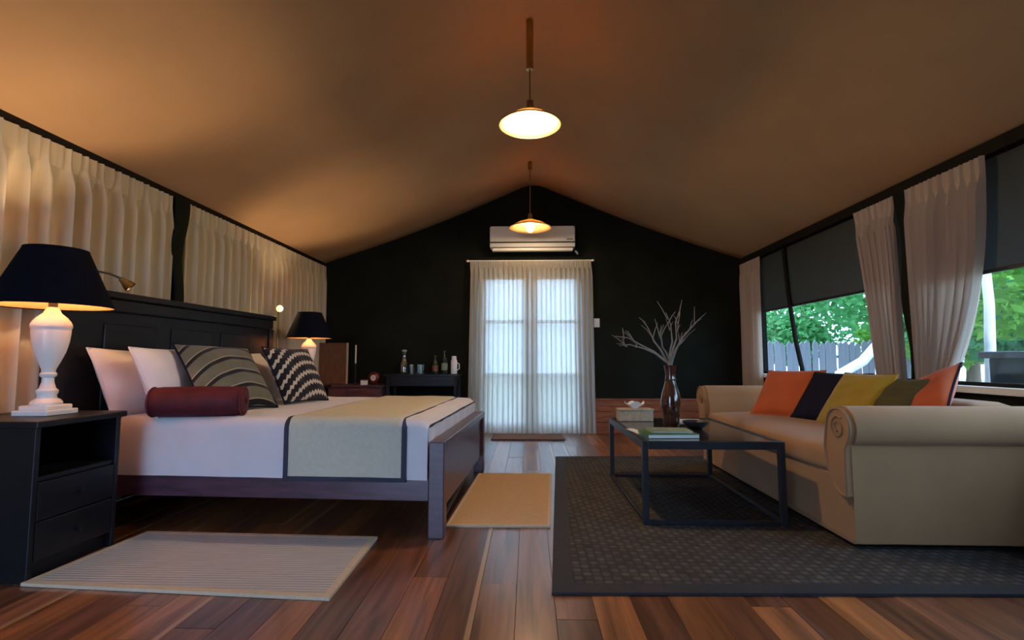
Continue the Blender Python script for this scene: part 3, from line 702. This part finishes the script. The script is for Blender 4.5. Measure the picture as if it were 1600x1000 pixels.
# things on the coffee table
vz = thing('vase', 'tall brown glass vase on the coffee table', 'vase', (.985, 3.62, TZ))
MB().lathe([(0, 0), (.048, 0), (.054, .01), (.058, .06), (.066, .12), (.068, .17), (.060, .22), (.044, .27), (.034, .31), (.032, .36), (.040, .405), (.043, .415), (.037, .412), (.028, .36), (.030, .31), (0, .30)], seg=40).build('body', M['amber'], vz, True)
MB().tube([(.036*math.cos(i*math.pi/16), .036*math.sin(i*math.pi/16), .315) for i in range(33)], .005, 6).build('neck_band', M['iron'], vz, True)
rb = random.Random(5)
TW = ['upper of the two long bare twigs arching far left from the vase', 'lower of the two long bare twigs arching far left from the vase', 'bare twig rising up and left out of the vase',
      'nearly upright bare twig in the middle of the vase', 'tallest bare twig rising just right of the middle of the vase', 'bare twig reaching farthest right out of the vase',
      'low short bare twig on the right of the vase', 'short bare twig left of the middle of the vase']
tips = [((-.37, .05, .62), (-.20, .03, .56)), ((-.36, -.05, .55), (-.18, -.02, .53)), ((-.16, .06, .73), (-.10, .02, .58)), ((-.03, -.04, .78), (.02, 0, .58)), ((.09, .05, .80), (.05, .0, .60)), ((.20, -.05, .74), (.08, -.02, .60)), ((.13, .07, .60), (.06, .04, .54)), ((-.10, -.08, .66), (-.06, -.04, .54))]
for k, (tp, mdp) in enumerate(tips):
    b = MB(); base = Vector((.014*math.cos(k*.8), .014*math.sin(k*.8), .32)); n0 = Vector((.010*math.cos(k*.8+1), .010*math.sin(k*.8+1), .42))
    md_ = Vector(mdp); tp = Vector(tp)
    b.tube([base, n0, n0.lerp(md_, .55) + Vector((0, 0, .015)), md_, md_.lerp(tp, .5) + Vector((rb.uniform(-.02, .02), 0, .018)), tp], [.008, .008, .007, .0055, .004, .002], 6)
    for j in range(4):
        t0 = rb.uniform(.15, .8); p = md_.lerp(tp, t0); d = (tp - md_).normalized(); sd = Vector((rb.uniform(-1, 1), rb.uniform(-.5, .5), rb.uniform(.2, .9))).normalized()
        e = p + (d*.5 + sd*.8)*rb.uniform(.06, .12)
        b.tube([p, p.lerp(e, .5) + Vector((0, 0, .008)), e], [.0038, .003, .0015], 5)
    o = b.build('dry_branch', M['branch'], None, True); o.location = (.985, 3.62, TZ)
    tag(o, TW[k], 'branch', 'dry twigs in the vase')
tb = thing('tissue_box', 'woven cream tissue box on the far corner of the coffee table', 'tissue box', (.79, 3.90, TZ), R(2))
MB().span(-.125, .125, -.065, .065, 0, .085, .006).build('body', M['woven'], tb)
MB().span(-.13, .13, -.07, .07, .080, .090, .003).build('lid', M['woven'], tb)
def tissue(u, v):
    a = 2*math.pi*u; r_ = .012 + .045*v
    return Vector((r_*math.cos(a)*1.3, r_*.55*math.sin(a) + .006*math.sin(3*a)*v, .088 + .045*v + .012*math.sin(4*a + 1)*v))
MB().grid(tissue, 32, 5, True).build('tissue', M['paper'], tb, True)
def book(name, label, loc, rz, w, d, h, m):
    o = thing(name, label, 'book', loc, rz)
    MB().span(-w/2+.004, w/2-.003, -d/2+.003, d/2-.003, .003, h-.003).build('pages', M['paper'], o)
    MB().span(-w/2, w/2, -d/2, d/2, h-.003, h).span(-w/2, w/2, -d/2, d/2, 0, .003).span(-w/2, -w/2+.003, -d/2, d/2, .003, h-.003).build('cover', m, o)
    return o
book('book', 'green covered book lying on the near edge of the coffee table', (.83, 3.13, TZ), R(3), .30, .22, .024, M['green'])
book('book', 'pale sage magazine lying on top of the green book', (.845, 3.16, TZ+.0245), R(-3), .24, .18, .010, M['sage'])
book('magazine', 'white folded leaflet lying left of the green book', (.672+.0, 3.30, TZ), R(8), .05, .22, .006, M['paper'])
book('magazine', 'thin white magazine lying behind the vase', (1.15, 3.86, TZ), R(-3), .24, .17, .008, M['paper'])
bw = thing('bowl', 'small dark bowl on the coffee table right of the vase', 'bowl', (1.10, 3.46, TZ))
MB().lathe([(0, 0), (.035, 0), (.045, .006), (.075, .03), (.085, .05), (.081, .05), (.07, .032), (.04, .012), (0, .010)], seg=32).build('body', M['iron'], bw, True)

# ------------------------------------------------------------------ far left corner: cabinet, console table and what stands on them
cb = thing('corner_cabinet', 'low dark cabinet in the far left corner by the end wall', 'cabinet', (-2.10, 6.14, 0))
MB().span(-.40, .40, -.22, .22, .06, .59, .004).build('body', M['bed_wood'], cb)
MB().span(-.42, .42, -.24, .24, .59, .615, .004).build('top', M['bed_wood'], cb)
MB().span(-.38, .38, -.20, .20, 0, .06).build('plinth', M['black_wood'], cb)
for s in (-1, 1):
    d = MB().span(s*.20-.19, s*.20+.19, -.235, -.22, .09, .57, .003).build('door', M['bed_wood'], cb)
    MB().lathe([(.006, 0), (.012, .012), (0, .02)], (s*.04, -.235, .35), 12, Matrix.Rotation(R(90), 3, 'X')).build('knob', M['brass'], d)
pb = thing('framed_board', 'upright brown board with a pale edge standing on the corner cabinet', 'board', (-2.40, 6.22, .616))
MB().box((0, 0, .25), (.34, .012, .49), .002).build('panel', M['brown_board'], pb)
for s in (-1, 1): MB().box((s*.18, -.002, .25), (.022, .022, .50), .003).build('frame_side', M['woven'], pb)
for zz in (.008, .492): MB().box((0, -.002, zz), (.34, .022, .016), .003).build('frame_rail', M['brown_board'], pb)
MB().box((0, .03, .012), (.2, .06, .02), .003).build('stand', M['black_wood'], pb)
cs = thing('candlestick', 'slim pale candle in a holder beside the brown board', 'candle', (-2.11, 6.20, .616))
MB().lathe([(0, 0), (.035, 0), (.03, .01), (.008, .02), (.008, .22), (.015, .24), (.015, .25), (0, .25)], seg=16).build('holder', M['iron'], cs, True)
MB().lathe([(0, .25), (.009, .25), (.009, .47), (0, .475)], seg=12).build('candle', M['paper'], cs, True)
cl = thing('alarm_clock', 'dark red round clock with a pale face on the corner cabinet', 'clock', (-1.83, 6.06, .616), R(-12))
MB().lathe([(0, -.03), (.062, -.03), (.068, -.02), (.068, .024), (.060, .03), (0, .03)], (0, 0, .080), 28, Matrix.Rotation(R(90), 3, 'X')).build('case', M['red'], cl, True)
MB().lathe([(0, 0), (.035, 0), (.035, .003), (0, .003)], (0, -.031, .080), 24, Matrix.Rotation(R(90), 3, 'X')).build('face', M['paper'], cl)
MB().box((0, -.036, .092), (.003, .002, .028)).box((.009, -.036, .080), (.022, .002, .003)).build('hands', M['iron'], cl)
for s in (-1, 1): MB().tube([(s*.03, 0, .02), (s*.045, 0, .0)], .007, 8).build('foot', M['red'], cl)
ca = thing('small_box', 'small white box left of the dark red clock', 'box', (-1.93, 5.99, .616), R(5))
MB().box((0, 0, .028), (.075, .05, .056), .003).build('carton', M['paper'], ca)
MB().box((0, 0, .058), (.079, .054, .012), .002).build('lid', M['red'], ca)

ds = thing('console_table', 'dark narrow console table against the end wall left of the door', 'table', (-1.26, 6.17, 0))
MB().span(-.44, .44, -.20, .20, .715, .74, .004).build('top', M['black_wood'], ds)
MB().span(-.40, .40, -.185, -.165, .60, .715, .002).build('apron', M['black_wood'], ds)
for a in (-1, 1):
    MB().span(a*.40-.01, a*.40+.01, -.165, .165, .60, .715, .002).build('apron', M['black_wood'], ds)
    for b in (-1, 1): MB().tube([(a*.395, b*.165, .715), (a*.40, b*.168, .3), (a*.405, b*.17, 0)], [.026, .022, .017], 4).build('leg', M['black_wood'], ds)
DZ_ = .741
cf = thing('carafe', 'pale green glass water carafe on the console table', 'carafe', (-1.50, 6.15, DZ_))
MB().lathe([(0, 0), (.045, 0), (.05, .02), (.048, .12), (.025, .18), (.02, .23), (.03, .26), (.027, .26), (.017, .23), (.022, .18), (.044, .12), (.046, .02), (0, .008)], seg=24).build('body', M['clear'], cf, True)
MB().lathe([(0, .235), (.016, .235), (.018, .262), (.03, .27), (.03, .285), (0, .29)], seg=20).build('stopper', M['sage'], cf, True)
for i, (xx, yy) in enumerate(((-1.39, 6.08), (-1.31, 6.12), (-1.27, 6.05))):
    o = MB().lathe([(0, 0), (.03, 0), (.036, .11), (.034, .11), (.028, .006), (0, .006)], seg=20).build('tumbler', M['clear'], None, True); o.location = (xx, yy, DZ_)
    tag(o, ('leftmost', 'middle', 'rightmost')[i] + ' of the three clear tumblers on the console table', 'glass', 'tumblers on the console table')
for i, (xx, yy, h, lb) in enumerate(((-1.13, 6.18, .22, 'short dark bottle in the middle of the console table'), (-1.02, 6.20, .28, 'taller dark bottle on the console table near the white thermos'))):
    o = thing('bottle', lb, 'bottle', (xx, yy, DZ_), 0, 'dark bottles on the console table')
    MB().lathe([(0, 0), (.034, 0), (.036, .01), (.036, h*.55), (.030, h*.64), (.013, h*.74), (.012, h*.95), (0, h*.95)], seg=22).build('body', M['bottle_green'], o, True)
    MB().lathe([(.0365, h*.15), (.0368, h*.45)], seg=22, caps=False).build('label', M['sage'] if i else M['brown_board'], o)
    MB().lathe([(0, h*.93), (.0145, h*.93), (.0145, h), (0, h)], seg=14).build('cap', M['iron'], o)
th = thing('thermos', 'slim white thermos at the right end of the console table', 'thermos', (-.89, 6.10, DZ_))
MB().lathe([(0, 0), (.036, 0), (.038, .006), (.038, .15), (.032, .17), (0, .17)], seg=24).build('body', M['white_plastic'], th, True)
MB().lathe([(0, .168), (.028, .168), (.028, .205), (.024, .212), (0, .212)], seg=20).build('lid', M['white_plastic'], th, True)
MB().tube([(.036, 0, .13), (.062, 0, .12), (.064, 0, .06), (.036, 0, .045)], .006, 8).build('handle', M['white_plastic'], th, True)

# ------------------------------------------------------------------ garden outside the right windows
M['leaf'] = []
for i, c in enumerate(((.11, .34, .12), (.17, .38, .07), (.05, .22, .09))):
    m = cloth_translucent('garden leaf %d' % i, c, .45); M['leaf'].append(m)
def foliage(ells, n, size, m, parent, seed, name='foliage'):
    rn = random.Random(seed); vs_, fs = [], []
    for _ in range(n):
        e = rn.choice(ells)
        while True:
            p = Vector((rn.uniform(-1, 1), rn.uniform(-1, 1), rn.uniform(-1, 1)))
            if .2 < p.length < 1: break
        c = Vector((e[0]+p.x*e[3], e[1]+p.y*e[4], e[2]+p.z*e[5]))
        d = Vector((rn.gauss(0, 1), rn.gauss(0, 1), rn.gauss(0, .6))).normalized(); s = Vector((rn.gauss(0, 1), rn.gauss(0, 1), rn.gauss(0, 1))).cross(d).normalized()
        l = size*rn.uniform(.6, 1.3); k = len(vs_)
        vs_ += [c - d*l/2, c + s*l*.24, c + d*l/2, c - s*l*.24]; fs.append((k, k+1, k+2, k+3))
    me = bpy.data.meshes.new(name); me.from_pydata([tuple(v) for v in vs_], [], fs); me.materials.append(m)
    o = obj(name, me, parent); o['kind'] = 'stuff'
    return o
def tree(name, label, loc, trunks, ells, n, size, lm, bark, seed, group='garden trees beyond the windows'):
    r = thing(name, label, 'tree', loc, 0, group)
    for pts, rad in trunks: MB().tube(pts, rad, 10).build('trunk', bark, r, True)
    foliage(ells, n, size, lm, r, seed)
    return r
tree('garden_tree', 'tree with a pale curved trunk outside the far window', (4.1, 7.1, -.13),
     [([(0, 0, .1), (.12, 0, .85), (.42, 0, 1.02), (.62, 0, 1.25), (.70, 0, 1.65), (.66, .05, 2.4)], [.085, .075, .065, .06, .055, .04])],
     [(.9, 1.0, 2.3, .9, .9, .75), (.0, 1.4, 2.5, .9, .8, .6), (1.3, .4, 1.75, .5, .5, .5)], 3800, .15, M['leaf'][0], M['bark_white'], 1)
tree('garden_tree', 'pale trunked leafy tree outside the near right window', (4.0, 4.42, -.13),
     [([(-.17, 0, .1), (-.15, 0, .9), (-.12, 0, 1.5), (-.1, .05, 2.4)], [.045, .04, .036, .03])],
     [(.5, .6, 1.75, .65, .55, .55), (.3, .2, 2.35, .8, .7, .5), (1.2, .2, 1.6, .6, .6, .6)], 3600, .12, M['leaf'][1], M['bark_white'], 2)
for k, (lx, ly, lb) in enumerate(((6.6, 12.4, 'dense green tree behind the grey paling fence'), (8.2, 9.8, 'bushy bright tree right of the paling fence'), (7.4, 7.4, 'broad green tree far beyond the near right window'), (4.6, 14.2, 'green tree beyond the left end of the paling fence'), (9.6, 13.2, 'tall green tree farthest off in the garden'))):
    tree('garden_tree', lb, (lx, ly, -.13), [([(0, 0, .1), (.05, 0, 1.2), (0, .1, 2.4)], [.12, .10, .06])],
         [(0, 0, 2.1, 1.3, 1.2, .9), (.5, .2, 3.0, 1.1, 1.1, .8), (-.6, -.3, 1.5, .9, .8, .6), (.3, -.4, 3.6, .9, .9, .6)], 6000, .19, M['leaf'][k % 3], M['bark'], 20+k)
fe = thing('paling_fence', 'weathered grey paling fence across the garden', 'fence', (4.3, 10.6, -.13))
pm = MB().prism([(-.055, 0), (.055, 0), (.055, 1.36), (0, 1.43), (-.055, 1.36)], 'y', -.012, .012).mesh('paling', M['fence'])
for i in range(34):
    o = obj('paling', pm, fe); o.location = (i*.125, 0, random.uniform(-.05, .02)); o.rotation_euler = (0, R(random.uniform(-1, 1)), 0)
for zz in (.35, 1.1): MB().span(-.05, 4.2, .015, .05, zz-.03, zz+.03).build('rail', M['fence'], fe)
pt = thing('planter', 'dark planter box with a wide flat rim outside the near right window', 'planter', (3.68, 3.72, -.13))
MB().span(-.24, .24, -.24, .24, 0, 1.05, .01).build('box', M['planter'], pt)
MB().span(-.28, .28, -.28, .28, 1.05, 1.10, .006).build('rim', M['fence'], pt)
MB().span(-.245, .245, -.245, .245, .70, .715).build('band', M['fence'], pt)
